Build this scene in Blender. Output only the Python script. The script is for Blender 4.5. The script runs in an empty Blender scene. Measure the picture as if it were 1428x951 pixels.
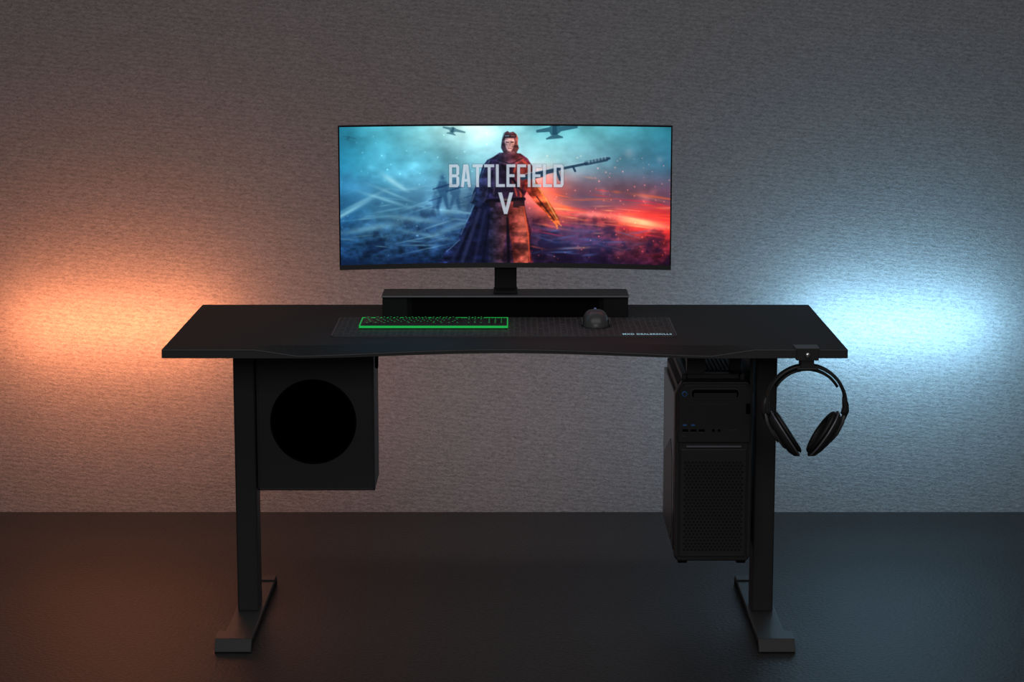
import bpy, bmesh, math, random
import numpy as np
from mathutils import Vector, Matrix
random.seed(4)
sc = bpy.context.scene
COL = sc.collection
try:
    sc.view_settings.view_transform = 'Standard'
    sc.view_settings.look = 'None'
except Exception: pass

# ------------------------------------------------------------ materials
def mat(name, col, rough=0.5, metal=0.0, spec=0.5, emit=None, es=0.0, noise=0.0, nscale=60, bump=0.0, bscale=400, bdist=0.002, coat=0.0):
    m = bpy.data.materials.new(name); m.use_nodes = True
    nt = m.node_tree; b = nt.nodes['Principled BSDF']
    b.inputs['Base Color'].default_value = (*col, 1)
    b.inputs['Roughness'].default_value = rough
    b.inputs['Metallic'].default_value = metal
    b.inputs['Specular IOR Level'].default_value = spec
    b.inputs['Coat Weight'].default_value = coat
    if emit:
        b.inputs['Emission Color'].default_value = (*emit, 1)
        b.inputs['Emission Strength'].default_value = es
    tc = nt.nodes.new('ShaderNodeTexCoord')
    if noise > 0:
        n = nt.nodes.new('ShaderNodeTexNoise'); n.inputs['Scale'].default_value = nscale
        n.inputs['Detail'].default_value = 4
        nt.links.new(tc.outputs['Object'], n.inputs['Vector'])
        r = nt.nodes.new('ShaderNodeMapRange')
        r.inputs['To Min'].default_value = 1-noise; r.inputs['To Max'].default_value = 1+noise
        nt.links.new(n.outputs['Fac'], r.inputs['Value'])
        v = nt.nodes.new('ShaderNodeVectorMath'); v.operation = 'SCALE'
        v.inputs[0].default_value = col
        nt.links.new(r.outputs['Result'], v.inputs['Scale'])
        nt.links.new(v.outputs['Vector'], b.inputs['Base Color'])
    if bump > 0:
        n = nt.nodes.new('ShaderNodeTexNoise'); n.inputs['Scale'].default_value = bscale
        n.inputs['Detail'].default_value = 3
        nt.links.new(tc.outputs['Object'], n.inputs['Vector'])
        bp = nt.nodes.new('ShaderNodeBump'); bp.inputs['Strength'].default_value = bump
        bp.inputs['Distance'].default_value = bdist
        nt.links.new(n.outputs['Fac'], bp.inputs['Height'])
        nt.links.new(bp.outputs['Normal'], b.inputs['Normal'])
    return m

M_desk = mat('desk_laminate', (.021,.021,.0215), .55, spec=.35, noise=.25, nscale=300, bump=.25, bscale=700, bdist=.0006)
M_edge = mat('desk_edge', (.045,.045,.046), .35)
M_lip_highlight = mat('desk_lip_highlight', (.13,.13,.135), .3)  # pale colour painted in as the highlight along the front lip
M_steel = mat('powder_coated_steel', (.036,.036,.037), .45, bump=.2, bscale=900, bdist=.0005)
M_foot = mat('foot_steel', (.050,.050,.051), .38, bump=.15, bscale=900, bdist=.0004)
M_plastic = mat('matte_black_plastic', (.030,.030,.032), .42, bump=.15, bscale=1200, bdist=.0003)
M_box = mat('textured_vinyl', (.036,.035,.035), .5, bump=.3, bscale=900, bdist=.0005)
M_gloss = mat('gloss_black', (.008,.008,.009), .22)
M_satin = mat('satin_black', (.008,.008,.009), .55, spec=.25)
M_hole_shade = mat('perforation_shade', (.014,.014,.015), .6, spec=.25)  # dark tone that paints the shade inside the grille holes
M_dark = mat('deep_black', (.0025,.0025,.003), .8, spec=.1)
M_grey = mat('dark_grey', (.075,.075,.08), .35)
M_chrome = mat('chrome', (.8,.8,.82), .2, metal=1)
M_rim = mat('satin_rim', (.35,.35,.40), .28, metal=.5)
M_green = mat('green_led', (0,.05,.01), .5, emit=(.01,.50,.08), es=.75)
M_green2 = mat('green_legend', (0,.05,.01), .5, emit=(.02,.42,.10), es=.6)
M_blue = mat('blue_plastic_glow', (.01,.05,.14), .5, emit=(.02,.10,.3), es=.22)  # blue plastic with a faint glow added for button and ports
M_print_glow = mat('mat_print_glow', (.45,.62,.70), .6, emit=(.25,.45,.55), es=.6)  # pale blue print with added emission; the print is no lamp
M_cloth = mat('ear_pad_leather', (.014,.014,.014), .5, bump=.3, bscale=300)

# ------------------------------------------------------------ helpers
def empty(name, loc=(0,0,0)):
    e = bpy.data.objects.new(name, None); e.location = loc; e.empty_display_size = .05
    COL.objects.link(e); return e

def add(name, verts, faces, m, parent=None, smooth=False, bevel=0, seg=2):
    me = bpy.data.meshes.new(name)
    me.from_pydata([tuple(v) for v in verts], [], faces)
    bm = bmesh.new(); bm.from_mesh(me)
    bmesh.ops.recalc_face_normals(bm, faces=bm.faces); bm.to_mesh(me); bm.free()
    me.materials.append(m)
    if smooth:
        for p in me.polygons: p.use_smooth = True
    o = bpy.data.objects.new(name, me); COL.objects.link(o)
    if parent:
        o.parent = parent; o.matrix_parent_inverse = Matrix.Translation(-Vector(parent.location))
    if bevel > 0:
        b = o.modifiers.new('bevel','BEVEL'); b.width = bevel; b.segments = seg; b.limit_method = 'ANGLE'
        b.angle_limit = math.radians(35)
    return o

def boxgeo(x0,x1,y0,y1,z0,z1,off=0):
    v = [(x0,y0,z0),(x1,y0,z0),(x1,y1,z0),(x0,y1,z0),(x0,y0,z1),(x1,y0,z1),(x1,y1,z1),(x0,y1,z1)]
    f = [(0,3,2,1),(4,5,6,7),(0,1,5,4),(1,2,6,5),(2,3,7,6),(3,0,4,7)]
    return v, [tuple(i+off for i in q) for q in f]

def box(name,x0,x1,y0,y1,z0,z1,m,parent=None,bevel=0.0,seg=2):
    v,f = boxgeo(x0,x1,y0,y1,z0,z1)
    return add(name,v,f,m,parent,bevel=bevel,seg=seg)

def boxes(name, lst, m, parent=None, bevel=0.0):
    V=[];F=[]
    for b in lst:
        v,f = boxgeo(*b, off=len(V)); V+=v; F+=f
    return add(name,V,F,m,parent,bevel=bevel)

def prism(name, pts, axis, a0, a1, m, parent=None, bevel=0, smooth=False):
    """extrude a 2D polygon along an axis. axis y: pts=(x,z); axis x: pts=(y,z); axis z: pts=(x,y)"""
    def P(p,a):
        if axis=='y': return (p[0],a,p[1])
        if axis=='x': return (a,p[0],p[1])
        return (p[0],p[1],a)
    n=len(pts)
    V=[P(p,a0) for p in pts]+[P(p,a1) for p in pts]
    F=[tuple(range(n)), tuple(range(2*n-1,n-1,-1))]
    for i in range(n):
        j=(i+1)%n; F.append((i,j,n+j,n+i))
    return add(name,V,F,m,parent,bevel=bevel,smooth=smooth)

def lathe(name, prof, center, axis, m, parent=None, n=64, su=1.0, sv=1.0, smooth=True, bevel=0):
    """prof = [(r, t)] revolved around axis vector; su,sv scale of the 2 perpendicular directions"""
    ax = Vector(axis).normalized()
    y = Vector((0,1,0))
    if abs(ax.dot(y))>.9: y = Vector((0,0,1))
    v = (y - ax*y.dot(ax)).normalized(); u = v.cross(ax)
    c = Vector(center); V=[];F=[]
    for (r,t) in prof:
        for i in range(n):
            a=2*math.pi*i/n
            V.append(c+ax*t+u*(r*su*math.cos(a))+v*(r*sv*math.sin(a)))
    for k in range(len(prof)-1):
        for i in range(n):
            j=(i+1)%n
            F.append((k*n+i,k*n+j,(k+1)*n+j,(k+1)*n+i))
    F.append(tuple(range(n))); F.append(tuple((len(prof)-1)*n+i for i in range(n)))
    return add(name,V,F,m,parent,smooth=smooth,bevel=bevel)

def sweep(name, path, ra, rb, m, parent=None, n=14):
    """tube along a path in an xz plane. ra in-plane radius, rb y radius"""
    V=[];F=[];N=len(path)
    for k,p in enumerate(path):
        p=Vector(p); a=Vector(path[max(0,k-1)]); b=Vector(path[min(N-1,k+1)])
        t=(b-a).normalized(); nrm=Vector((0,1,0)).cross(t).normalized()
        r1=ra[k] if isinstance(ra,(list,tuple)) else ra
        r2=rb[k] if isinstance(rb,(list,tuple)) else rb
        for i in range(n):
            an=2*math.pi*i/n
            c_,s_=math.cos(an),math.sin(an)
            V.append(p+nrm*(r1*math.copysign(abs(c_)**.7,c_))+Vector((0,1,0))*(r2*math.copysign(abs(s_)**.7,s_)))
    for k in range(N-1):
        for i in range(n):
            j=(i+1)%n; F.append((k*n+i,k*n+j,(k+1)*n+j,(k+1)*n+i))
    F.append(tuple(range(n))); F.append(tuple((N-1)*n+i for i in range(n)))
    return add(name,V,F,m,parent,smooth=True)

# ------------------------------------------------------------ room
WY = 1.46
def wall_material():
    m = bpy.data.materials.new('textured_wall'); m.use_nodes=True
    nt=m.node_tree; b=nt.nodes['Principled BSDF']; L=nt.links.new
    b.inputs['Roughness'].default_value=.7; b.inputs['Specular IOR Level'].default_value=.25
    tc=nt.nodes.new('ShaderNodeTexCoord')
    mp=nt.nodes.new('ShaderNodeMapping'); mp.inputs['Scale'].default_value=(1,1,1.8)
    mp.inputs['Rotation'].default_value=(0,math.radians(-9),0)
    L(tc.outputs['Object'],mp.inputs['Vector'])
    n1=nt.nodes.new('ShaderNodeTexNoise'); n1.inputs['Scale'].default_value=95; n1.inputs['Detail'].default_value=4
    n1.inputs['Roughness'].default_value=.65; n1.inputs['Distortion'].default_value=.8
    L(mp.outputs['Vector'],n1.inputs['Vector'])
    w=nt.nodes.new('ShaderNodeTexWave'); w.wave_type='BANDS'; w.bands_direction='Z'
    w.inputs['Scale'].default_value=13; w.inputs['Distortion'].default_value=7; w.inputs['Detail'].default_value=3
    w.inputs['Detail Scale'].default_value=4
    L(mp.outputs['Vector'],w.inputs['Vector'])
    n2=nt.nodes.new('ShaderNodeTexNoise'); n2.inputs['Scale'].default_value=300; n2.inputs['Detail'].default_value=2
    L(tc.outputs['Object'],n2.inputs['Vector'])
    a=nt.nodes.new('ShaderNodeMath'); a.operation='MULTIPLY_ADD'; a.inputs[1].default_value=.16
    L(w.outputs['Fac'],a.inputs[0]); L(n1.outputs['Fac'],a.inputs[2])
    a2=nt.nodes.new('ShaderNodeMath'); a2.operation='MULTIPLY_ADD'; a2.inputs[1].default_value=.6
    L(n2.outputs['Fac'],a2.inputs[0]); L(a.outputs[0],a2.inputs[2])
    bp=nt.nodes.new('ShaderNodeBump'); bp.inputs['Strength'].default_value=.75; bp.inputs['Distance'].default_value=.0032
    L(a2.outputs[0],bp.inputs['Height']); L(bp.outputs['Normal'],b.inputs['Normal'])
    r=nt.nodes.new('ShaderNodeMapRange'); r.inputs['From Min'].default_value=.6; r.inputs['From Max'].default_value=1.15
    L(a2.outputs[0],r.inputs['Value'])
    cr=nt.nodes.new('ShaderNodeMix'); cr.data_type='RGBA'
    cr.inputs[6].default_value=(.185,.180,.185,1); cr.inputs[7].default_value=(.38,.372,.38,1)
    L(r.outputs['Result'],cr.inputs[0]); L(cr.outputs[2],b.inputs['Base Color'])
    return m
def floor_material():
    m = bpy.data.materials.new('dark_floor'); m.use_nodes=True
    nt=m.node_tree; b=nt.nodes['Principled BSDF']; L=nt.links.new
    tc=nt.nodes.new('ShaderNodeTexCoord')
    n=nt.nodes.new('ShaderNodeTexNoise'); n.inputs['Scale'].default_value=110; n.inputs['Detail'].default_value=3
    L(tc.outputs['Object'],n.inputs['Vector'])
    r=nt.nodes.new('ShaderNodeMapRange'); r.inputs['From Min'].default_value=.35; r.inputs['From Max'].default_value=.65
    L(n.outputs['Fac'],r.inputs['Value'])
    cr=nt.nodes.new('ShaderNodeMix'); cr.data_type='RGBA'
    cr.inputs[6].default_value=(.016,.0152,.0148,1); cr.inputs[7].default_value=(.044,.042,.041,1)
    L(r.outputs['Result'],cr.inputs[0]); L(cr.outputs[2],b.inputs['Base Color'])
    b.inputs['Roughness'].default_value=.44; b.inputs['Specular IOR Level'].default_value=.6
    bp=nt.nodes.new('ShaderNodeBump'); bp.inputs['Strength'].default_value=.6; bp.inputs['Distance'].default_value=.003
    L(n.outputs['Fac'],bp.inputs['Height']); L(bp.outputs['Normal'],b.inputs['Normal'])
    return m
box('wall_back',-4.5,4.5,WY,WY+.12,0,3.4,wall_material())
box('floor',-4.5,4.5,-6.2,WY+.12,-.1,0,floor_material())

# ------------------------------------------------------------ desk
DT=.75; TH=.022
desk = empty('standing_desk',(0,.35,0))
def edge_y(x):
    a=abs(x)
    if a>=.483: return 0.0
    return .070*(0.5+0.5*math.cos(math.pi*(a/.483)))**.85 if a>0 else .070
def drop(x):
    a=abs(x)
    if a>=.583: return 0.0
    if a>=.483: return .015*(.583-a)/.1
    return .0115+.0035*(a/.483)**2
xs=sorted(set([-.8,-.7,-.6,-.583,-.483,.483,.583,.6,.7,.8]+[round(-.56+i*.02,3) for i in range(57)]+[round(-.483+i*.0161,4) for i in range(61)]))
V=[];F=[]
for x in xs:
    ey=edge_y(x); d=drop(x)
    V += [(x,.70,DT),(x,ey+.055,DT),(x,ey,DT-d),(x,ey+.002,DT-TH),(x,.70,DT-TH)]
for i in range(len(xs)-1):
    for k in range(5):
        a=i*5+k; b=i*5+(k+1)%5
        F.append((a,b,b+5,a+5))
F.append((0,1,2,3,4)); n=(len(xs)-1)*5; F.append((n+4,n+3,n+2,n+1,n))
top=add('desktop',V,F,M_desk,desk,bevel=.0016,seg=2)
def strip(name,m,yo,zt_,zb_):
    V=[];F=[]
    for x in xs:
        ey=edge_y(x); d=drop(x)
        t=DT-d-zt_; bt=(DT-TH+.001) if zb_ is None else DT-d-zb_
        V += [(x,ey-yo,t),(x,ey-yo,bt),(x,ey+.004,bt),(x,ey+.004,t)]
    for i in range(len(xs)-1):
        for k in range(4):
            a=i*4+k; b=i*4+(k+1)%4
            F.append((a,b,b+4,a+4))
    F.append((0,1,2,3)); n=(len(xs)-1)*4; F.append((n+3,n+2,n+1,n))
    add(name,V,F,m,desk)
strip('edge_band',M_edge,.0012,.001,None)
strip('edge_lip_highlight',M_lip_highlight,.0020,.0006,.0022)  # thin lighter strip standing in for the glint on the edge
for s,nm in ((-1,'a'),(1,'b')):
    x0,x1=sorted((s*.674,s*.621))
    box('leg_'+nm,x0,x1,.31,.39,.026,.728,M_steel,desk,bevel=.004)
    a,b_=sorted((s*.682,s*.612))
    box('foot_'+nm,a,b_,.095,.645,.014,.027,M_foot,desk,bevel=.002)
    a2,b2=sorted((s*.699,s*.611))
    prism('foot_front_'+nm,[(.050,.0),(.046,.003),(.049,.014),(.068,.030),(.130,.031),(.130,.026),(.075,.0255),(.058,.012),(.056,.0)],'x',a2,b2,M_foot,desk,bevel=.001)
    prism('foot_back_'+nm,[(.655,.0),(.66,.003),(.657,.014),(.638,.030),(.59,.031),(.59,.026),(.63,.0255),(.648,.012),(.650,.0)],'x',a2,b2,M_foot,desk,bevel=.001)
    box('foot_pad_f_'+nm,a+.01,b_-.01,.10,.15,0,.014,M_dark,desk)
    box('foot_pad_b_'+nm,a+.01,b_-.01,.58,.63,0,.014,M_dark,desk)
    p0,p1=sorted((s*.70,s*.62))
    box('bracket_'+nm,p0,p1,.16,.60,.716,.728,M_steel,desk)
box('crossbeam',-.62,.62,.35,.41,.700,.728,M_steel,desk,bevel=.002)

# ------------------------------------------------------------ monitor riser
ri=empty('monitor_riser',(0,.53,DT))
zt=.808
box('top_plate',-.314,.314,.472,.59,zt-.007,zt,M_plastic,ri,bevel=.0025)
prism('side_block_a',[(-.312,.476),(-.250,.476),(-.236,.486),(-.232,.588),(-.312,.588)],'z',DT,zt-.007,M_satin,ri,bevel=.002)
prism('side_block_b',[(.312,.476),(.250,.476),(.236,.486),(.232,.588),(.312,.588)],'z',DT,zt-.007,M_satin,ri,bevel=.002)
box('front_panel',-.236,.236,.4855,.586,DT,zt-.007,M_dark,ri)
box('top_rim',-.313,.313,.4705,.4735,zt-.0045,zt-.0015,M_rim,ri)

# ------------------------------------------------------------ monitor
mo=empty('computer_monitor',(0,.55,.808))
R=1.7; YC=.525
def cy(x): return YC-x*x/(2*R)
def curved(name,x0,x1,z0,z1,of,ob,m,parent,n=64,bevel=0):
    V=[];F=[]
    for i in range(n+1):
        x=x0+(x1-x0)*i/n; y=cy(x)
        V+=[(x,y+of,z0),(x,y+of,z1),(x,y+ob,z1),(x,y+ob,z0)]
    for i in range(n):
        for k in range(4):
            a=i*4+k;b=i*4+(k+1)%4; F.append((a,b,b+4,a+4))
    F.append((0,1,2,3)); q=n*4; F.append((q+3,q+2,q+1,q))
    return add(name,V,F,m,parent,bevel=bevel)
MZ0,MZ1=.872,1.237
curved('housing',-.419,.419,MZ0,MZ1,.0012,.016,M_plastic,mo,bevel=.002)
curved('bezel_bottom',-.419,.419,MZ0,MZ0+.0125,-.001,.003,M_plastic,mo)
curved('bezel_top',-.419,.419,MZ1-.004,MZ1,-.001,.003,M_gloss,mo)
curved('bezel_left',-.419,-.4155,MZ0,MZ1,-.001,.003,M_gloss,mo,n=2)
curved('bezel_right',.4155,.419,MZ0,MZ1,-.001,.003,M_gloss,mo,n=2)
curved('rear_shell',-.20,.20,.93,1.16,.014,.04,M_plastic,mo,bevel=.008)
box('neck',-.028,.029,.553,.578,.812,1.04,M_satin,mo,bevel=.003)
box('mount_plate',-.05,.05,.555,.58,.99,1.09,M_plastic,mo,bevel=.003)
box('stand_base',-.030,.031,.50,.588,.808,.814,M_satin,mo,bevel=.002)

# screen picture painted as vertex colours of a dense curved grid
W_,H_=456,190
st=.5
px=np.arange(0,W_+st/2,st); py=np.arange(0,H_+st/2,st)
X,Y=np.meshgrid(px,py)
nx,ny=len(px),len(py)
rng=np.random.RandomState(7)
def vnoise(cx,cy_,seed,sx=0):
    r=np.random.RandomState(seed); g=r.rand(cy_+3,cx+3)
    u=(X/W_)*cx; v=(Y/H_)*cy_
    i=np.floor(u).astype(int); j=np.floor(v).astype(int); fu=u-i; fv=v-j
    fu=fu*fu*(3-2*fu); fv=fv*fv*(3-2*fv)
    return (g[j,i]*(1-fu)+g[j,i+1]*fu)*(1-fv)+(g[j+1,i]*(1-fu)+g[j+1,i+1]*fu)*fv
def fbm(cx,cy_,seed,o=4):
    s=0;a=1;t=0
    for k in range(o):
        s=s+a*vnoise(cx*2**k,cy_*2**k,seed+k); t+=a; a*=.55
    return s/t
G=np.array([
[(50,150,180),(84,180,200),(122,204,214),(176,228,230),(134,196,206),(104,190,202),(104,190,200),(82,168,184),(58,148,170)],
[(44,138,174),(74,166,194),(90,176,200),(120,190,206),(134,186,200),(138,190,196),(112,158,172),(84,134,156),(66,124,152)],
[(42,116,160),(70,140,176),(86,148,182),(92,138,168),(110,104,130),(196,92,86),(140,96,114),(136,88,104),(112,72,92)],
[(40,92,140),(62,114,156),(56,102,150),(44,80,126),(58,44,76),(110,52,74),(150,52,64),(216,66,54),(196,46,52)],
[(28,58,98),(32,62,104),(30,56,98),(22,42,78),(30,24,50),(40,28,54),(46,38,76),(58,30,58),(72,28,48)]],float)
u=X/W_*8; v=Y/H_*4
i=np.clip(np.floor(u).astype(int),0,7); j=np.clip(np.floor(v).astype(int),0,3)
fu=(u-i); fv=(v-j); fu=(fu*fu*(3-2*fu)*.5+fu*.5)[...,None]; fv=(fv*fv*(3-2*fv)*.5+fv*.5)[...,None]
C=(G[j,i]*(1-fu)+G[j,i+1]*fu)*(1-fv)+(G[j+1,i]*(1-fu)+G[j+1,i+1]*fu)*fv
def blend(col,mask):
    global C
    C=C*(1-mask[...,None])+np.array(col,float)*mask[...,None]
def addc(col,mask):
    global C
    C=C+np.array(col,float)*mask[...,None]
def gauss(cx,cy_,sx,sy,rot=0):
    c,s=math.cos(rot),math.sin(rot)
    dx=X-cx;dy=Y-cy_
    a=(dx*c+dy*s)/sx; b=(-dx*s+dy*c)/sy
    return np.exp(-.5*(a*a+b*b))
def poly(pts,soft=1.0):
    inside=np.zeros(X.shape,bool); dmin=np.full(X.shape,1e9)
    n=len(pts)
    for k in range(n):
        x1,y1=pts[k]; x2,y2=pts[(k+1)%n]
        if y1!=y2:
            cond=((y1>Y)!=(y2>Y)) & (X<(x2-x1)*(Y-y1)/(y2-y1)+x1)
            inside^=cond
        dx,dy=x2-x1,y2-y1; l=dx*dx+dy*dy+1e-9
        t=np.clip(((X-x1)*dx+(Y-y1)*dy)/l,0,1)
        dmin=np.minimum(dmin,np.hypot(X-x1-t*dx,Y-y1-t*dy))
    sd=np.where(inside,dmin,-dmin)
    return np.clip(sd/soft+.5,0,1)
def line(x1,y1,x2,y2,w,soft=1.0):
    dx,dy=x2-x1,y2-y1; l=dx*dx+dy*dy+1e-9
    t=np.clip(((X-x1)*dx+(Y-y1)*dy)/l,0,1)
    return np.clip((w/2-np.hypot(X-x1-t*dx,Y-y1-t*dy))/soft+.5,0,1)
# cloud/smoke
f1=fbm(6,3,11); f2=fbm(14,9,31); f3=fbm(50,34,51,3)
C=C*(.74+.54*f1[...,None])
C=C*(1+(.4*(f2-.5))[...,None])
addc((70,62,55),gauss(165,8,60,24)*f1*1.3)
addc((50,60,60),gauss(300,25,60,20)*f1)
addc((40,50,50),gauss(70,70,60,22)*f2)
g=np.clip((Y-105)/60,0,1)
C=C*(1-(g*(1.0*(f3-.38))).clip(-.4,.8)[...,None])
blend((16,32,62),np.clip((fbm(18,8,77)-.5)*6,0,1)*np.clip((Y-95)/35,0,1)*.6*(X<230))
blend((26,16,40),np.clip((fbm(22,10,97)-.48)*6,0,1)*np.clip((Y-108)/30,0,1)*.7*(X>=230))
for pts,al in (([(0,110),(0,66),(14,60),(22,72),(40,70),(52,84),(80,90),(110,86),(120,110)],.28),([(262,112),(270,96),(300,98),(330,90),(345,96),(390,94),(420,100),(456,92),(456,114)],.22)):
    blend((50,90,125),poly(pts,8)*al)
# mist streaks
for k in range(60):
    x=rng.uniform(-10,210); y=rng.uniform(80,175); l=rng.uniform(6,40); sl=rng.uniform(-.35,.25)
    blend((150,212,235),gauss(x,y,l/2,rng.uniform(.5,1.2),math.atan(sl))*rng.uniform(.10,.4))
for (x,y,sx,sy,r,al) in ((8,118,26,2.0,-.5,.7),(60,100,22,1.6,.32,.5),(70,92,18,1.4,.4,.4),(100,128,30,3.0,.12,.4),(40,140,30,3.0,-.15,.4),(150,116,16,4,0,.4),(70,74,9,2.6,.6,.85),(84,84,7,2,.5,.7),(150,142,22,3,-.35,.35),(26,104,24,1.6,-.45,.4),(115,150,26,2,.2,.3)):
    blend((160,222,240),gauss(x,y,sx,sy,r)*al)
# red side : fire streaks
for k in range(90):
    x=rng.uniform(262,460); y=rng.normal(124,19); l=rng.uniform(5,36); sl=rng.uniform(-.05,.22)
    c=[(255,110,60),(240,60,54),(255,170,120),(220,46,70)][rng.randint(4)]
    blend(c,gauss(x,y,l/2,rng.uniform(.4,1.2),math.atan(sl))*rng.uniform(.2,.7))
addc((140,34,22),gauss(425,130,34,13,.12)); addc((110,80,50),gauss(418,132,24,3.5,.14)*1.6); addc((110,70,50),gauss(350,122,20,3,.05))
addc((130,32,20),gauss(272,82,20,18)); addc((110,50,20),gauss(292,112,24,12,.5))
blend((225,54,56),gauss(440,118,26,8,.1)*.6)
blend((46,76,140),gauss(350,160,56,10)*.5); blend((60,90,150),gauss(330,142,34,7)*.45)
for k in range(26):
    x=rng.uniform(270,420); y=rng.uniform(140,180)
    blend((90,130,200),gauss(x,y,rng.uniform(4,14),rng.uniform(.6,1.4),rng.uniform(-.2,.3))*rng.uniform(.15,.45))
for k in range(110):
    x=rng.uniform(245,456); y=rng.uniform(40,185); s=rng.uniform(.4,.8)
    addc((200,80,50),gauss(x,y,s,s)*rng.uniform(.2,.8))
for k in range(70):
    x=rng.uniform(0,230); y=rng.uniform(10,180); s=rng.uniform(.4,.9)
    addc((80,100,100),gauss(x,y,s,s)*rng.uniform(.2,.8))
for k in range(16):
    x=rng.uniform(0,456); y=rng.uniform(30,180); s=rng.uniform(2.5,6)
    addc((40,55,60) if x<230 else (80,40,34),gauss(x,y,s,s)*.4)
# planes
for (cx,cy_,sc_,al,r) in ((155,5,1.0,.6,.25),(296,5,1.8,.75,-.10),(12,14,.6,.3,.2)):
    def T(p): 
        c,s=math.cos(r),math.sin(r); return (cx+sc_*(p[0]*c-p[1]*s),cy_+sc_*(p[0]*s+p[1]*c))
    blend((34,76,98),poly([T(p) for p in ((-14,-1),(-4,-2.2),(0,-4),(5,-2.2),(18,-1.5),(18,.5),(5,1.8),(2,4),(-3,4),(-4,1.4),(-14,1))],1.2)*al)
    blend((34,76,98),poly([T(p) for p in ((-1,-3),(-2,4),(-7,6),(-7,7),(6,7),(6,6),(2,4),(2,-3))],1.2)*al)
# background soldiers
for (x,y,s,al) in ((141,71,1.0,.62),(158,76,.9,.5),(131,92,.7,.4),(180,88,.7,.3)):
    blend((30,66,108),gauss(x,y,3.0*s,3.4*s)*al)
    blend((30,66,108),poly([(x-5*s,y+5*s),(x+5*s,y+5*s),(x+9*s,y+16*s),(x+6*s,y+24*s),(x+9*s,y+44*s),(x+5*s,y+44*s),(x,y+28*s),(x-6*s,y+44*s),(x-10*s,y+43*s),(x-5*s,y+24*s),(x-9*s,y+15*s)],3.5)*al)
    blend((24,50,90),line(x-13*s,y+16*s,x+11*s,y+9*s,2,1)*al)
# main figure
det=fbm(60,26,131,3); det2=fbm(22,30,151,3)
def figcol(cl,cr,x0,x1):
    t=np.clip((X-x0)/(x1-x0),0,1)[...,None]
    base=np.array(cl,float)*(1-t)+np.array(cr,float)*t
    return base*(.35+1.3*det[...,None])*(.45+1.1*det2[...,None])
def bfig(c,mask):
    global C
    C=C*(1-mask[...,None])+c*mask[...,None]
# wide blowing coat
coat=poly([(211,43),(220,37),(249,38),(259,45),(266,56),(267,72),(259,88),(253,100),(256,116),(264,146),(262,170),(268,192),(132,192),(140,182),(146,170),(160,162),(166,146),(178,126),(186,106),(183,92),(191,74),(196,56),(203,47)],1.6)
bfig(figcol((30,40,76),(84,32,46),196,262),coat)
blend((16,18,40),poly([(188,112),(206,104),(212,150),(204,192),(146,192),(166,160)],6)*.6)
# folds
for (a,b,c,d,w,al,col) in ((192,116,168,188,5,.4,(70,80,120)),(200,118,184,190,4,.35,(60,64,104)),(182,130,154,186,4,.35,(56,70,110)),(206,124,196,190,3,.5,(10,12,26)),(178,140,160,190,3,.5,(10,12,26))):
    blend(col,line(a,b,c,d,w,3)*al)
# trousers : two legs, right thigh lit warm
bfig(figcol((36,36,56),(120,64,60),208,240),poly([(210,104),(232,104),(231,140),(226,170),(223,192),(206,192),(204,160),(206,130)],2)*.8)
bfig(figcol((120,50,46),(190,92,72),232,260),poly([(232,104),(250,102),(257,128),(261,155),(260,192),(240,192),(237,165),(231,138)],2)*.85)
blend((10,10,20),line(231,128,233,192,4,2)*.75)
blend((40,24,34),line(238,150,258,150,6,3)*.5); blend((20,14,26),line(242,166,260,168,10,4)*.55)
# coat edges
for (a,b,c,d,w) in ((200,54,192,78,1.8),(186,106,166,150,1.4),(164,158,146,174,1.4),(206,48,199,60,2.0)):
    blend((110,165,205),line(a,b,c,d,w,1.5)*.5)
for (a,b,c,d,w) in ((250,46,262,56,3),(262,58,261,80,3),(246,62,250,98,2.5),(253,108,260,150,2),(260,150,262,188,2),(246,46,240,64,2),(238,76,244,96,2)):
    blend((244,96,60),line(a,b,c,d,w,2)*.7)
blend((214,90,70),gauss(250,64,6,12)*.6); blend((214,110,86),gauss(250,130,4,16)*.45)
# vest, belts, pouches
blend((24,24,40),poly([(216,50),(238,48),(242,98),(212,100)],3)*.5)
blend((90,84,100),line(214,56,212,94,2,2)*.5)
blend((14,12,24),line(218,46,252,92,3.4,1)*.7); blend((14,12,24),line(202,104,254,101,5,1.2)*.85)
blend((150,130,120),line(226,102,233,102,3,1)*.6)
for (x,y) in ((210,108),(243,108),(251,106)): blend((34,26,36),poly([(x-4,y-4),(x+4,y-4),(x+4,y+5),(x-4,y+5)],1)*.8)
# left (viewer) arm
bfig(figcol((36,52,90),(60,50,74),186,214),poly([(203,50),(212,58),(208,84),(200,104),(190,112),(179,106),(184,92),(192,74)],2)*.85)
blend((12,16,34),line(210,62,204,98,2.4,2)*.6)
blend((90,120,150),line(186,92,181,104,2,1)*.5)
# right arm reaching with gauntlet, lit orange
bfig(figcol((140,44,44),(255,120,64),252,296),poly([(256,56),(266,66),(278,90),(290,106),(300,122),(304,134),(300,140),(294,132),(282,118),(268,104),(254,86)],1.6))
blend((255,180,100),line(266,72,282,98,1.4,1)*.7); blend((255,190,120),line(284,100,300,128,1.4,1)*.7)
blend((40,20,30),line(272,98,296,130,2,1)*.7)
blend((255,150,90),line(300,132,306,138,1.6,1)*.8); blend((255,150,90),line(298,134,301,142,1.4,1)*.8)
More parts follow.
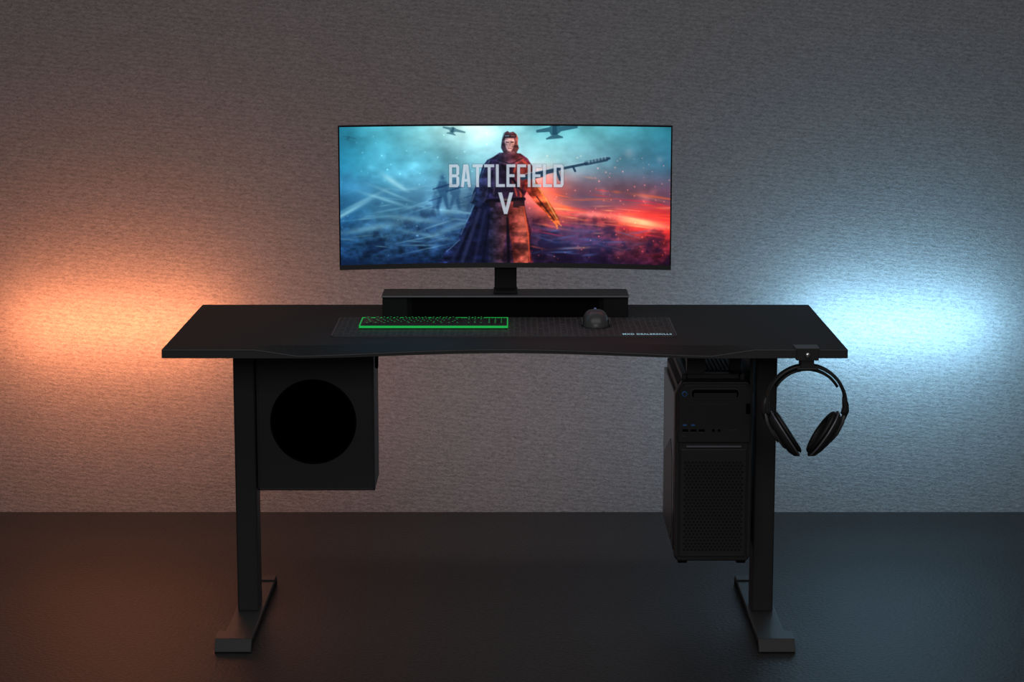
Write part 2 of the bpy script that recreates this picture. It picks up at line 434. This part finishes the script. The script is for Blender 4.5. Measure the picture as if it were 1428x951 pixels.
# scarf, neck, tied-up hair and face
bfig(figcol((40,50,78),(140,62,62),216,250),poly([(214,44),(221,38),(229,36),(241,35),(247,39),(254,46),(246,53),(234,56),(220,52)],2)*.9)
blend((16,16,28),line(218,47,236,53,1.6,1.5)*.6); blend((16,16,28),line(236,53,251,45,1.6,1.5)*.6)
bfig(figcol((44,46,64),(130,70,66),222,246),poly([(224,16),(226,10),(231,7),(234,9),(239,8),(243,11),(246,17),(245,24),(247,31),(243,38),(226,38),(222,30),(223,22)],1.2))
bfig(figcol((150,136,150),(236,160,140),225,242),poly([(228,17),(239.5,17),(241,23),(239.5,30),(235.5,35.5),(231.5,35),(228.5,29),(227,22)],1.4)*.92)
blend((30,22,30),line(229,22.3,232.5,22.6,1.5,.8)*.8); blend((30,22,30),line(236,22.6,239.5,22.3,1.5,.8)*.8)
blend((110,60,64),line(232.4,31,236.4,31,1.2,.8)*.8); blend((130,84,88),line(234.6,24,235,28,1,.8)*.6)
blend((40,34,46),line(227,14.5,242,14.5,3.4,1)*.8); blend((140,170,190),line(228,13.8,233,13.6,1.4,1)*.7); blend((190,120,110),line(236,13.6,241,13.8,1.4,1)*.6)
blend((150,200,220),line(224,17,227,10,1.2,1)*.6); blend((240,130,100),line(244,13,245,26,1.3,1)*.7)
# rifle
for (a,b,c,d,w) in ((252,72,300,60,6),(296,61,348,50,3.6),(340,51,368,45,6),(360,46,372,44,3.4),(262,70,280,66,9),(300,62,304,74,3.6),(322,56,325,62,3)):
    blend((40,66,90),line(a,b,c,d,w,1.3)*.92)
blend((160,200,215),line(256,66,345,48,1.2,1)*.6)
for k in range(6): blend((150,190,205),gauss(344+k*4.5,49-k*1.2,1.2,1.6)*.7)
# title letters
def rects(kind,x,y,w,h,s):
    R_=lambda a,b,c,d:[(a,b),(c,b),(c,d),(a,d)]
    x2,y2=x+w,y+h; m=y+h/2; c=s*.55
    P=[]
    if kind=='B': P=[R_(x,y,x+s,y2),R_(x,y,x2-c,y+s),R_(x,m-s/2,x2-c,m+s/2),R_(x,y2-s,x2-c,y2),[(x2-s,y),(x2-c,y),(x2,y+c*1.4),(x2,m-c),(x2-c,m),(x2-s,m)],[(x2-s,m),(x2-c,m),(x2,m+c),(x2,y2-c*1.4),(x2-c,y2),(x2-s,y2)]]
    if kind=='A': P=[[(x,y2),(x+w*.26,y),(x+w*.26+s*1.05,y),(x+s,y2)],[(x2,y2),(x2-w*.26,y),(x2-w*.26-s*1.05,y),(x2-s,y2)],R_(x+w*.2,y+h*.64,x2-w*.2,y+h*.64+s*.9),R_(x+w*.26,y,x2-w*.26,y+s)]
    if kind=='T': P=[R_(x,y,x2,y+s),R_(x+w/2-s/2,y,x+w/2+s/2,y2)]
    if kind=='L': P=[R_(x,y,x+s,y2),R_(x,y2-s,x2,y2)]
    if kind=='E': P=[R_(x,y,x+s,y2),R_(x,y,x2,y+s),R_(x,m-s/2,x2-1.2,m+s/2),R_(x,y2-s,x2,y2)]
    if kind=='F': P=[R_(x,y,x+s,y2),R_(x,y,x2,y+s),R_(x,m-s/2,x2-1.2,m+s/2)]
    if kind=='I': P=[R_(x,y,x+s,y2)]
    if kind=='D': P=[R_(x,y,x+s,y2),R_(x,y,x2-c,y+s),R_(x,y2-s,x2-c,y2),[(x2-s,y),(x2-c,y),(x2,y+c*1.6),(x2,y2-c*1.6),(x2-c,y2),(x2-s,y2)]]
    if kind=='V': P=[[(x,y),(x+s*1.15,y),(x+w/2+s*.5,y2),(x+w/2-s*.5,y2)],[(x2,y),(x2-s*1.15,y),(x+w/2-s*.5,y2),(x+w/2+s*.5,y2)]]
    return P
mask=np.zeros(X.shape); glow=np.zeros(X.shape)
x=150.0; sp=2.2
polys=[]
for ch in 'BATTLEFIELD':
    w=4.2 if ch=='I' else (12.6 if ch in 'LEF' else 14.0)
    polys+=rects(ch,x,53,w,31.5,4.1); x+=w+sp
polys+=rects('V',218,92,21,30,4.6)
for P in polys:
    mask=np.maximum(mask,poly(P,.8)); glow=np.maximum(glow,poly(P,3.0))
blend((20,26,42),np.clip(glow-mask,0,1)*.7)
tcol=np.clip(1.02-.12*np.abs(fbm(30,14,201,2)-.5)*2,0,1)
C=C*(1-.88*mask[...,None])+(np.array((200,212,224),float)*tcol[...,None])*.88*mask[...,None]
C=np.clip((C-128)*1.04+122,0,255)/255
lin=np.where(C<=.04045,C/12.92,((C+.055)/1.055)**2.4)
xw=-.4155+.831*(X/W_); zw=(MZ1-.004)-(MZ1-.004-MZ0-.0125)*(Y/H_)
yw=YC-xw*xw/(2*R)
co=np.stack([xw,yw,zw],-1).reshape(-1,3).astype(np.float32)
idx=np.arange(nx*ny).reshape(ny,nx)
q=np.stack([idx[:-1,:-1],idx[1:,:-1],idx[1:,1:],idx[:-1,1:]],-1).reshape(-1,4).astype(np.int32)
me=bpy.data.meshes.new('display'); me.vertices.add(nx*ny); me.vertices.foreach_set('co',co.ravel())
me.loops.add(q.size); me.loops.foreach_set('vertex_index',q.ravel())
me.polygons.add(len(q)); me.polygons.foreach_set('loop_start',np.arange(0,q.size,4,dtype=np.int32))
me.update(calc_edges=True)
at=me.color_attributes.new('picture','FLOAT_COLOR','POINT')
at.data.foreach_set('color',np.concatenate([lin.reshape(-1,3),np.ones((nx*ny,1))],1).astype(np.float32).ravel())
ms=bpy.data.materials.new('display_picture'); ms.use_nodes=True
nt=ms.node_tree; b=nt.nodes['Principled BSDF']
b.inputs['Base Color'].default_value=(.003,.003,.003,1); b.inputs['Roughness'].default_value=.5; b.inputs['Specular IOR Level'].default_value=.2
a=nt.nodes.new('ShaderNodeVertexColor'); a.layer_name='picture'
nt.links.new(a.outputs['Color'],b.inputs['Emission Color']); b.inputs['Emission Strength'].default_value=1.0
me.materials.append(ms)
so=bpy.data.objects.new('display',me); COL.objects.link(so); so.parent=mo; so.matrix_parent_inverse=Matrix.Translation(-Vector(mo.location))

# ------------------------------------------------------------ desk mat
dm=empty('desk_mat',(0,.32,DT))
def mat_material():
    m=bpy.data.materials.new('mat_fabric'); m.use_nodes=True
    nt=m.node_tree; b=nt.nodes['Principled BSDF']; L=nt.links.new
    tc=nt.nodes.new('ShaderNodeTexCoord')
    vo=nt.nodes.new('ShaderNodeTexVoronoi'); vo.feature='DISTANCE_TO_EDGE'; vo.inputs['Scale'].default_value=70; vo.inputs['Randomness'].default_value=.15
    L(tc.outputs['Object'],vo.inputs['Vector'])
    r=nt.nodes.new('ShaderNodeMapRange'); r.inputs['From Max'].default_value=.14
    L(vo.outputs['Distance'],r.inputs['Value'])
    mx=nt.nodes.new('ShaderNodeMix'); mx.data_type='RGBA'
    mx.inputs[6].default_value=(.11,.11,.114,1); mx.inputs[7].default_value=(.028,.028,.030,1)
    L(r.outputs['Result'],mx.inputs[0]); L(mx.outputs[2],b.inputs['Base Color'])
    b.inputs['Roughness'].default_value=.6
    return m
def rrect(x0,x1,y0,y1,r,n=6):
    P=[]
    for cx,cy_,a0 in ((x1-r,y1-r,0),(x0+r,y1-r,90),(x0+r,y0+r,180),(x1-r,y0+r,270)):
        for k in range(n+1):
            a=math.radians(a0+90*k/n); P.append((cx+r*math.cos(a),cy_+r*math.sin(a)))
    return P
prism('border',rrect(-.420,.416,.177,.467,.012),'z',DT,DT+.0025,M_grey,dm)
prism('surface',rrect(-.417,.413,.180,.464,.011),'z',DT+.0005,DT+.003,mat_material(),dm)
def text(name,s,size,loc,m,parent,rot=(0,0,0),sx=1.0):
    cu=bpy.data.curves.new(name,'FONT'); cu.body=s; cu.size=size; cu.extrude=.0002; cu.offset=size*.02; cu.space_character=1.1
    o=bpy.data.objects.new(name,cu); COL.objects.link(o); o.location=loc; o.rotation_euler=rot; o.scale=(sx,1,1)
    bpy.context.view_layer.update()
    dg=bpy.context.evaluated_depsgraph_get()
    me=bpy.data.meshes.new_from_object(o.evaluated_get(dg)); me.transform(o.matrix_world)
    me.materials.clear(); me.materials.append(m)
    bpy.data.objects.remove(o)
    o=bpy.data.objects.new(name,me); COL.objects.link(o); o.parent=parent; o.matrix_parent_inverse=Matrix.Translation(-Vector(parent.location))
    return o
text('printed_text','MXD DEALERSKILLS',.026,(.284,.192,DT+.0031),M_print_glow,dm,sx=.48)
text('printed_logo','XII',.014,(.397,.20,DT+.0031),M_grey,dm,sx=.5)

# ------------------------------------------------------------ keyboard
kb=empty('keyboard',(-.175,.335,DT))
K0=DT+.003
kx0,kx1,ky0,ky1=-.357,.006,.275,.400
prism('base',rrect(kx0,kx1,ky0,ky1,.006),'z',K0,K0+.009,M_plastic,kb,bevel=.001)
boxes('led_edge',[(kx0-.001,kx1+.001,ky0-.0012,ky0+.0012,K0+.003,K0+.0085),(kx0-.001,kx1+.001,ky1-.0014,ky1+.001,K0+.003,K0+.0100),
                  (kx0-.001,kx0+.0014,ky0,ky1,K0+.003,K0+.0093),(kx1-.0014,kx1+.001,ky0,ky1,K0+.003,K0+.0093)],M_green,kb)
leg=[];V=[];F=[]
rows=6; ph=(ky1-ky0-.018)/rows
unit=(kx1-kx0-.014)/21.5
layouts=[[1,.5,1,1,1,1,.3,1,1,1,1,.3,1,1,1,1],[1]*13+[2],[1.5]+[1]*12+[1.5],[1.8]+[1]*11+[2.2],[2.3]+[1]*10+[2.7],[1.3,1.3,1.3,6.2,1.3,1.1,1.2,1.3]]
for r,lay in enumerate(layouts):
    yt=ky1-.008-r*ph; x=kx0+.007
    def key(x,w):
        x0,x1=x+.0011,x+w*unit-.0011; y0,y1=yt-ph+.0011,yt-.0011
        z0,z1=K0+.009,K0+.0135; i=.0016; o=len(V)
        V.extend([(x0,y0,z0),(x1,y0,z0),(x1,y1,z0),(x0,y1,z0),(x0+i,y0+i,z1),(x1-i,y0+i,z1),(x1-i,y1-i,z1),(x0+i,y1-i,z1)])
        F.extend([tuple(o+t for t in q_) for q_ in ((0,3,2,1),(4,5,6,7),(0,1,5,4),(1,2,6,5),(2,3,7,6),(3,0,4,7))])
        cxk=(x0+x1)/2; lw=.0022; cyk=(y0+y1)/2
        leg.append((cxk-lw,cxk+lw*.5,cyk-.001,cyk+.0024,z1-.0002,z1+.0003))
    for k,w in enumerate(lay):
        if r==0 and w<1: x+=w*unit; continue
        key(x,w); x+=w*unit
    x=kx0+.007+15.6*unit
    if r!=3:
        for k in range(3):
            if r==4 and k!=1: continue
            key(x+k*unit*.93,.93)
    x=kx0+.007+18.7*unit
    if r>0:
        for k in range(3): key(x+k*unit*.93,.93)
add('keycaps',V,F,M_gloss,kb)
boxes('legends',leg,M_green2,kb)

# ------------------------------------------------------------ mouse
ms_=empty('computer_mouse',(.224,.335,DT+.003))
def mouse():
    V=[];F=[];nu,nv=32,18
    for a in range(nu):
        th=2*math.pi*a/nu
        for k in range(nv+1):
            ph_=math.pi/2*k/nv
            c=math.cos(ph_)**.62; s=math.sin(ph_)
            cx_,sy=math.cos(th),math.sin(th)
            X_=.0335*math.copysign(abs(cx_)**.8,cx_)*c; Y_=.058*math.copysign(abs(sy)**.8,sy)*c
            hh=.040*(1-.18*((Y_-(-.012))/.058)**2)
            V.append((.224+X_,.338+Y_,DT+.003+hh*s))
    for a in range(nu):
        b=(a+1)%nu
        for k in range(nv):
            F.append((a*(nv+1)+k,b*(nv+1)+k,b*(nv+1)+k+1,a*(nv+1)+k+1))
    F.append(tuple(a*(nv+1) for a in range(nu)))
    add('shell',V,F,mat('mouse_plastic',(.085,.085,.088),.30),ms_,smooth=True)
mouse()
lathe('scroll_wheel',[(.006,-.0035),(.0085,-.002),(.0085,.002),(.006,.0035)],(.224,.366,DT+.034),(1,0,0),mat('wheel_glow',(.02,.02,.03),.4,emit=(.1,.15,.35),es=.5),ms_,n=24)
box('button_gap',.2234,.2246,.345,.392,DT+.02,DT+.0385,M_dark,ms_)
box('side_grip_a',.188,.1925,.31,.36,DT+.008,DT+.020,M_grey,ms_,bevel=.001)
box('side_grip_b',.2555,.260,.31,.36,DT+.008,DT+.020,M_grey,ms_,bevel=.001)

# ------------------------------------------------------------ subwoofer
sw=empty('subwoofer',(-.478,.42,.336))
sx0,sx1,sz0,sz1,sy0,sy1=-.619,-.326,.336,.716,.325,.50
ccx,ccz,cr=-.478,.511,.1055
N=96; V=[];F=[]
for i in range(N):
    a=2*math.pi*i/N; c,s=math.cos(a),math.sin(a)
    tx=((sx1-ccx)/c) if c>1e-6 else ((sx0-ccx)/c if c<-1e-6 else 1e9)
    tz=((sz1-ccz)/s) if s>1e-6 else ((sz0-ccz)/s if s<-1e-6 else 1e9)
    t=min(tx,tz)
    V+=[(ccx+cr*c,sy0,ccz+cr*s),(ccx+t*c,sy0,ccz+t*s),(ccx+cr*c,sy0+.02,ccz+cr*s)]
for i in range(N):
    j=(i+1)%N
    F.append((i*3,j*3,j*3+1,i*3+1)); F.append((i*3,i*3+2,j*3+2,j*3))
add('baffle',V,F,M_box,sw)
boxes('cabinet',[(sx0,sx1,sy0+.022,sy1,sz0,sz1)],M_box,sw,bevel=.003)
boxes('frame',[(sx0,sx0+.006,sy0-.001,sy0+.024,sz0,sz1),(sx1-.005,sx1,sy0-.001,sy0+.024,sz0,sz1),(sx0,sx1,sy0-.001,sy0+.024,sz0,sz0+.006),(sx0,sx1,sy0-.001,sy0+.024,sz1-.006,sz1)],M_box,sw,bevel=.0015)
lathe('driver_cone',[(cr-.001,.0),(cr-.012,-.006),(cr-.022,.002),(.035,.018),(.033,.012),(.018,.004),(.002,.002)],(ccx,sy0+.018,ccz),(0,1,0),M_dark,sw,n=72)
lathe('trim_ring',[(cr-.0025,0),(cr-.0025,-.003),(cr+.001,-.003),(cr+.002,0)],(ccx,sy0,ccz),(0,1,0),M_dark,sw,n=96)
lathe('side_port',[(.022,0),(.022,.006),(.016,.006),(.014,.001)],(sx1,.40,.655),(1,0,0),M_dark,sw,n=32)
for xx in (-.568,-.43): lathe('screw',[(.0035,0),(.003,-.0015)],(xx,sy0-.001,.700),(0,1,0),M_grey,sw,n=16)
box('hanger',-.60,-.34,.42,.48,.716,.728,M_steel,sw)

# ------------------------------------------------------------ computer tower
pc=empty('computer_tower',(.509,.4,.186))
px0,px1,py0,py1,pz0,pz1=.414,.604,.200,.612,.186,.635
prism('case_body',[(py0+.03,pz0+.012),(py1,pz0+.012),(py1,pz1-.012),(py0+.05,pz1-.012),(py0+.03,pz1-.03)],'x',px0+.008,px1-.008,M_plastic,pc,bevel=.003)
box('left_panel',px0,px0+.009,py0+.034,py1-.006,pz0+.02,pz1-.035,M_gloss,pc,bevel=.002)
prism('left_panel_recess',[(py0+.08,pz0+.06),(py0+.12,pz0+.03),(py1-.05,pz0+.03),(py1-.05,pz0+.20),(py0+.14,pz0+.28),(py0+.08,pz0+.24)],'x',px0-.001,px0+.002,M_grey,pc)
box('right_panel',px1-.009,px1,py0+.034,py1-.006,pz0+.02,pz1-.035,M_gloss,pc,bevel=.002)
fo=[(px0+.002,pz0+.01),(px0+.010,pz0),(px1-.010,pz0),(px1-.002,pz0+.01),(px1,pz1-.03),(px1-.014,pz1),(px0+.016,pz1),(px0,pz1-.03)]
prism('front_bezel',fo,'y',py0+.004,py0+.04,M_plastic,pc,bevel=.004)
boxes('bezel_rails',[(px0+.002,px0+.011,py0,py0+.02,pz0+.012,pz1-.12),(px1-.011,px1-.002,py0,py0+.02,pz0+.012,pz1-.12)],M_plastic,pc,bevel=.002)
prism('control_module',[(px0+.006,pz1-.150),(px1-.006,pz1-.150),(px1-.004,pz1-.03),(px1-.018,pz1-.004),(px0+.020,pz1-.004),(px0+.006,pz1-.03)],'y',py0-.004,py0+.01,M_plastic,pc,bevel=.003)
zc=pz1-.026
def rr_xz(name,x0,x1,z0,z1,r,y0,y1,m,bevel=0):
    return prism(name,rrect(x0,x1,z0,z1,r),'y',y0,y1,m,pc,bevel=bevel)
rr_xz('handle_rim',px0+.036,px1-.034,zc-.015,zc+.012,.010,py0-.008,py0,M_grey,bevel=.001)
rr_xz('handle_slot',px0+.039,px1-.037,zc-.012,zc+.009,.008,py0-.0088,py0,M_dark)
rr_xz('handle_lip',px0+.044,px1-.042,zc-.011,zc+.001,.003,py0-.0105,py0,M_plastic)
lathe('power_button',[(.0062,0),(.0062,-.003),(.005,-.004)],(px0+.022,py0-.004,zc-.002),(0,1,0),M_blue,pc,n=24)
rr_xz('power_button_cap',px0+.0175,px0+.0265,zc-.0065,zc+.0025,.004,py0-.009,py0-.004,M_plastic)
rr_xz('drive_bay_rim',px0+.026,px1-.030,pz1-.084,pz1-.052,.003,py0-.0055,py0,M_grey)
rr_xz('drive_bay',px0+.0268,px1-.0308,pz1-.0832,pz1-.0528,.002,py0-.0062,py0,M_plastic)
rr_xz('eject_tab',px1-.018,px1-.008,pz1-.078,pz1-.052,.002,py0-.006,py0,M_dark)
boxes('usb_ports',[(px0+.019,px0+.028,py0-.005,py0,pz1-.107,pz1-.104),(px0+.039,px0+.048,py0-.005,py0,pz1-.107,pz1-.104)],M_blue,pc)
boxes('ports',[(px0+.018,px0+.032,py0-.0052,py0,pz1-.122,pz1-.116),(px0+.038,px0+.052,py0-.0052,py0,pz1-.122,pz1-.116),(px0+.058,px0+.072,py0-.0052,py0,pz1-.122,pz1-.116),
    (px0+.090,px0+.096,py0-.0052,py0,pz1-.122,pz1-.116),(px0+.104,px0+.110,py0-.0052,py0,pz1-.122,pz1-.116)],M_dark,pc)
boxes('port_marks',[(px0+.128,px0+.150,py0-.0052,py0,pz1-.119,pz1-.117),(px0+.018,px0+.032,py0-.0055,py0,pz1-.1245,pz1-.1225),(px0+.038,px0+.052,py0-.0055,py0,pz1-.1245,pz1-.1225),(px0+.058,px0+.072,py0-.0055,py0,pz1-.1245,pz1-.1225),(px0+.016,px0+.026,py0-.0052,py0,pz1-.134,pz1-.131)],M_grey,pc)
boxes('accent_line',[(px0+.028,px1-.028,py0-.003,py0+.01,pz1-.161,pz1-.158)],M_rim,pc)
box('grille_panel',px0+.014,px1-.014,py0,py0+.012,pz0+.012,pz1-.166,M_plastic,pc,bevel=.002)
V=[];F=[]; rr=.0036; dx=.0090
zz=pz0+.03; row=0
while zz<pz1-.195:
    xx=px0+.026+(dx/2 if row%2 else 0)
    while xx<px1-.024:
        o=len(V)
        for k in range(6):
            a=math.radians(60*k+30); V.append((xx+rr*math.cos(a),py0-.0004,zz+rr*math.sin(a)))
        F.append(tuple(range(o,o+6))); xx+=dx
    zz+=dx*.87; row+=1
add('grille_hole_shade',V,F,M_hole_shade,pc)  # flat dark hexagons on the panel, painted shade instead of real openings
prism('top_cover',[(px0+.006,pz1-.014),(px0+.026,pz1+.004),(px1-.026,pz1+.004),(px1-.006,pz1-.014)],'y',py0+.05,py1-.01,M_satin,pc,bevel=.003)
boxes('top_vents',[(px0+.04+k*.0105,px0+.046+k*.0105,py0+.12,py1-.04,pz1+.004,pz1+.008) for k in range(11)],M_satin,pc)
boxes('top_rails',[(px0+.018,px0+.030,py0+.04,py1-.02,pz1-.002,pz1+.012),(px1-.030,px1-.018,py0+.04,py1-.02,pz1-.002,pz1+.012)],M_plastic,pc,bevel=.002)
boxes('top_ridge',[(px0+.03,px1-.03,py0+.045,py0+.075,pz1-.002,pz1+.012)],M_plastic,pc,bevel=.003)
boxes('case_feet',[(px0+.012,px0+.034,py0+.01,py0+.04,pz0-.006,pz0+.014),(px1-.034,px1-.012,py0+.01,py0+.04,pz0-.006,pz0+.014),(px0+.012,px0+.034,py1-.05,py1-.02,pz0-.0,pz0+.014),(px1-.034,px1-.012,py1-.05,py1-.02,pz0-.0,pz0+.014)],M_dark,pc)
boxes('holder_bracket',[(px1+.001,px1+.010,.30,.52,.20,.728),(px0+.02,px1+.010,.42,.48,.720,.728),(px1-.03,px1+.010,.30,.52,pz0+.006,pz0+.012),(px0+.03,px0+.075,.24,.27,.647,.728),(px1-.05,px1-.02,.30,.33,.647,.728)],M_steel,pc,bevel=.001)

# ------------------------------------------------------------ headphones + hook
HX,HZ=.708,.712
def hp(u_,v_,y=.022): return (HX+(u_-1122)/590.0, y, HZ-(v_-505)*.001723)
hs=empty('headphones',(HX,.022,HZ))
path=[];ra=[];rb=[]
for k in range(41):
    a=math.radians(196-212*k/40)
    path.append(hp(1122+54.5*math.cos(a),560-53*math.sin(a)))
    t=abs(k-20)/20
    ra.append(.0042 if t<.72 else .0042+.003*(t-.72)/.28); rb.append(.015-.003*t)
sweep('headband',path,ra,rb,M_plastic,hs)
path2=[];
for k in range(25):
    a=math.radians(150-120*k/24)
    path2.append(hp(1122+49*math.cos(a),560-47.5*math.sin(a)))
sweep('headband_pad',path2,.0035,.012,M_cloth,hs)
for s,nm in ((-1,'l'),(1,'r')):
    U=lambda u_: 1120.5+s*(u_)
    sweep('slider_'+nm,[hp(U(54),551),hp(U(56),560),hp(U(57),570),hp(U(54),582)],[.0045,.0075,.0075,.004],[.010,.012,.011,.008],M_plastic,hs)
    sweep('yoke_'+nm,[hp(U(55.5),572),hp(U(52),586),hp(U(44),601),hp(U(36),613)],[.004,.0050,.0055,.003],[.010,.012,.014,.008],M_grey,hs)
    c=Vector(hp(U(26.5),602)); 
    nin=Vector((-s*.838,0,.545)).normalized()
    lathe('cup_'+nm,[(.001,-.020),(.020,-.0195),(.036,-.017),(.048,-.011),(.053,-.003),(.053,.002),(.048,.003),(.001,.003)],c,nin,M_plastic,hs,su=1.18,sv=.82,n=48)
    lathe('cup_cap_'+nm,[(.001,-.023),(.020,-.0225),(.026,-.0200),(.026,-.017)],c,nin,M_grey,hs,su=1.18,sv=.82,n=48)
    lathe('cup_seam_'+nm,[(.0530,-.0015),(.0545,-.0005),(.0545,.0005),(.0530,.0015)],c,nin,M_rim,hs,su=1.18,sv=.82,n=48)
    lathe('ear_pad_'+nm,[(.047,.003),(.052,.005),(.0525,.008),(.050,.011),(.043,.0130),(.036,.012),(.032,.010),(.030,.005),(.001,.005)],c,nin,M_cloth,hs,su=1.10,sv=.80,n=48)
hk=empty('headphone_hook',(HX,.0,.72))
hx=.706
box('clamp_top',hx-.028,hx+.028,-.004,.050,DT,DT+.003,M_grey,hk,bevel=.001)
box('clamp_front',hx-.026,hx+.026,-.006,-.0022,DT-TH-.004,DT+.003,M_plastic,hk,bevel=.001)
box('clamp_bottom',hx-.026,hx+.026,-.004,.050,DT-TH-.004,DT-TH,M_plastic,hk,bevel=.001)
lathe('thumb_screw',[(.0062,0),(.0062,-.003),(.004,-.0045)],(hx,-.006,DT-.013),(0,1,0),M_chrome,hk,n=24)
box('stem',hx-.014,hx+.016,.0,.012,.7065,DT-TH-.002,M_plastic,hk,bevel=.001)
box('hook_tray',hx-.024,hx+.026,-.002,.046,.7000,.7065,M_plastic,hk,bevel=.002)
box('hook_back',hx-.014,hx+.016,.042,.046,.702,DT-TH,M_plastic,hk,bevel=.001)

# ------------------------------------------------------------ lights
def area(name,loc,target,sx,sy,power,col,spread=180):
    l=bpy.data.lights.new(name,'AREA'); l.shape='RECTANGLE'; l.size=sx; l.size_y=sy; l.energy=power; l.color=col
    l.spread=math.radians(spread)
    o=bpy.data.objects.new(name,l); COL.objects.link(o); o.location=loc
    d=Vector(target)-Vector(loc); o.rotation_euler=d.to_track_quat('-Z','Z' if abs(d.normalized().z)<.9 else 'Y').to_euler()
    return o
OR=(1.0,.29,.11); BL=(.36,.74,1.0)
area('glow_light_orange',(-1.17,WY-.155,.575),(-1.17,WY,.575),.62,.05,3.5,OR)
area('glow_light_blue',(1.16,WY-.155,.575),(1.16,WY,.575),.56,.05,3.2,BL)
area('wash_light_orange',(-1.15,WY-.55,.52),(-1.15,WY,.52),.9,.2,3.0,(1,.36,.18))
area('wash_light_blue',(1.15,WY-.55,.52),(1.15,WY,.52),.9,.2,2.8,BL)
area('wash_light_neutral',(0,WY-.65,.40),(0,WY,.45),1.0,.15,1.4,(1,.84,.84))
area('overhead_fill',(0,-1.6,3.4),(0,.9,.5),4.5,1.6,22,(1,.97,.99))  # added overhead fill that sets the general level, no real fixture
area('front_fill',(0,-5.6,2.6),(0,.3,.5),3.0,1.4,28,(1,.98,.98))  # added fill above the camera to brighten the dark furniture
w=bpy.data.worlds.new('world'); sc.world=w; w.use_nodes=True
w.node_tree.nodes['Background'].inputs[0].default_value=(1,.96,.97,1); w.node_tree.nodes['Background'].inputs[1].default_value=.035

# ------------------------------------------------------------ camera
cam=bpy.data.cameras.new('camera'); co_=bpy.data.objects.new('camera',cam); COL.objects.link(co_)
cam.sensor_width=36; cam.lens=3124*36/1428
co_.location=(.017,-5.147,1.631); co_.rotation_euler=(math.radians(80.5),0,0)
cam.clip_end=50
sc.camera=co_
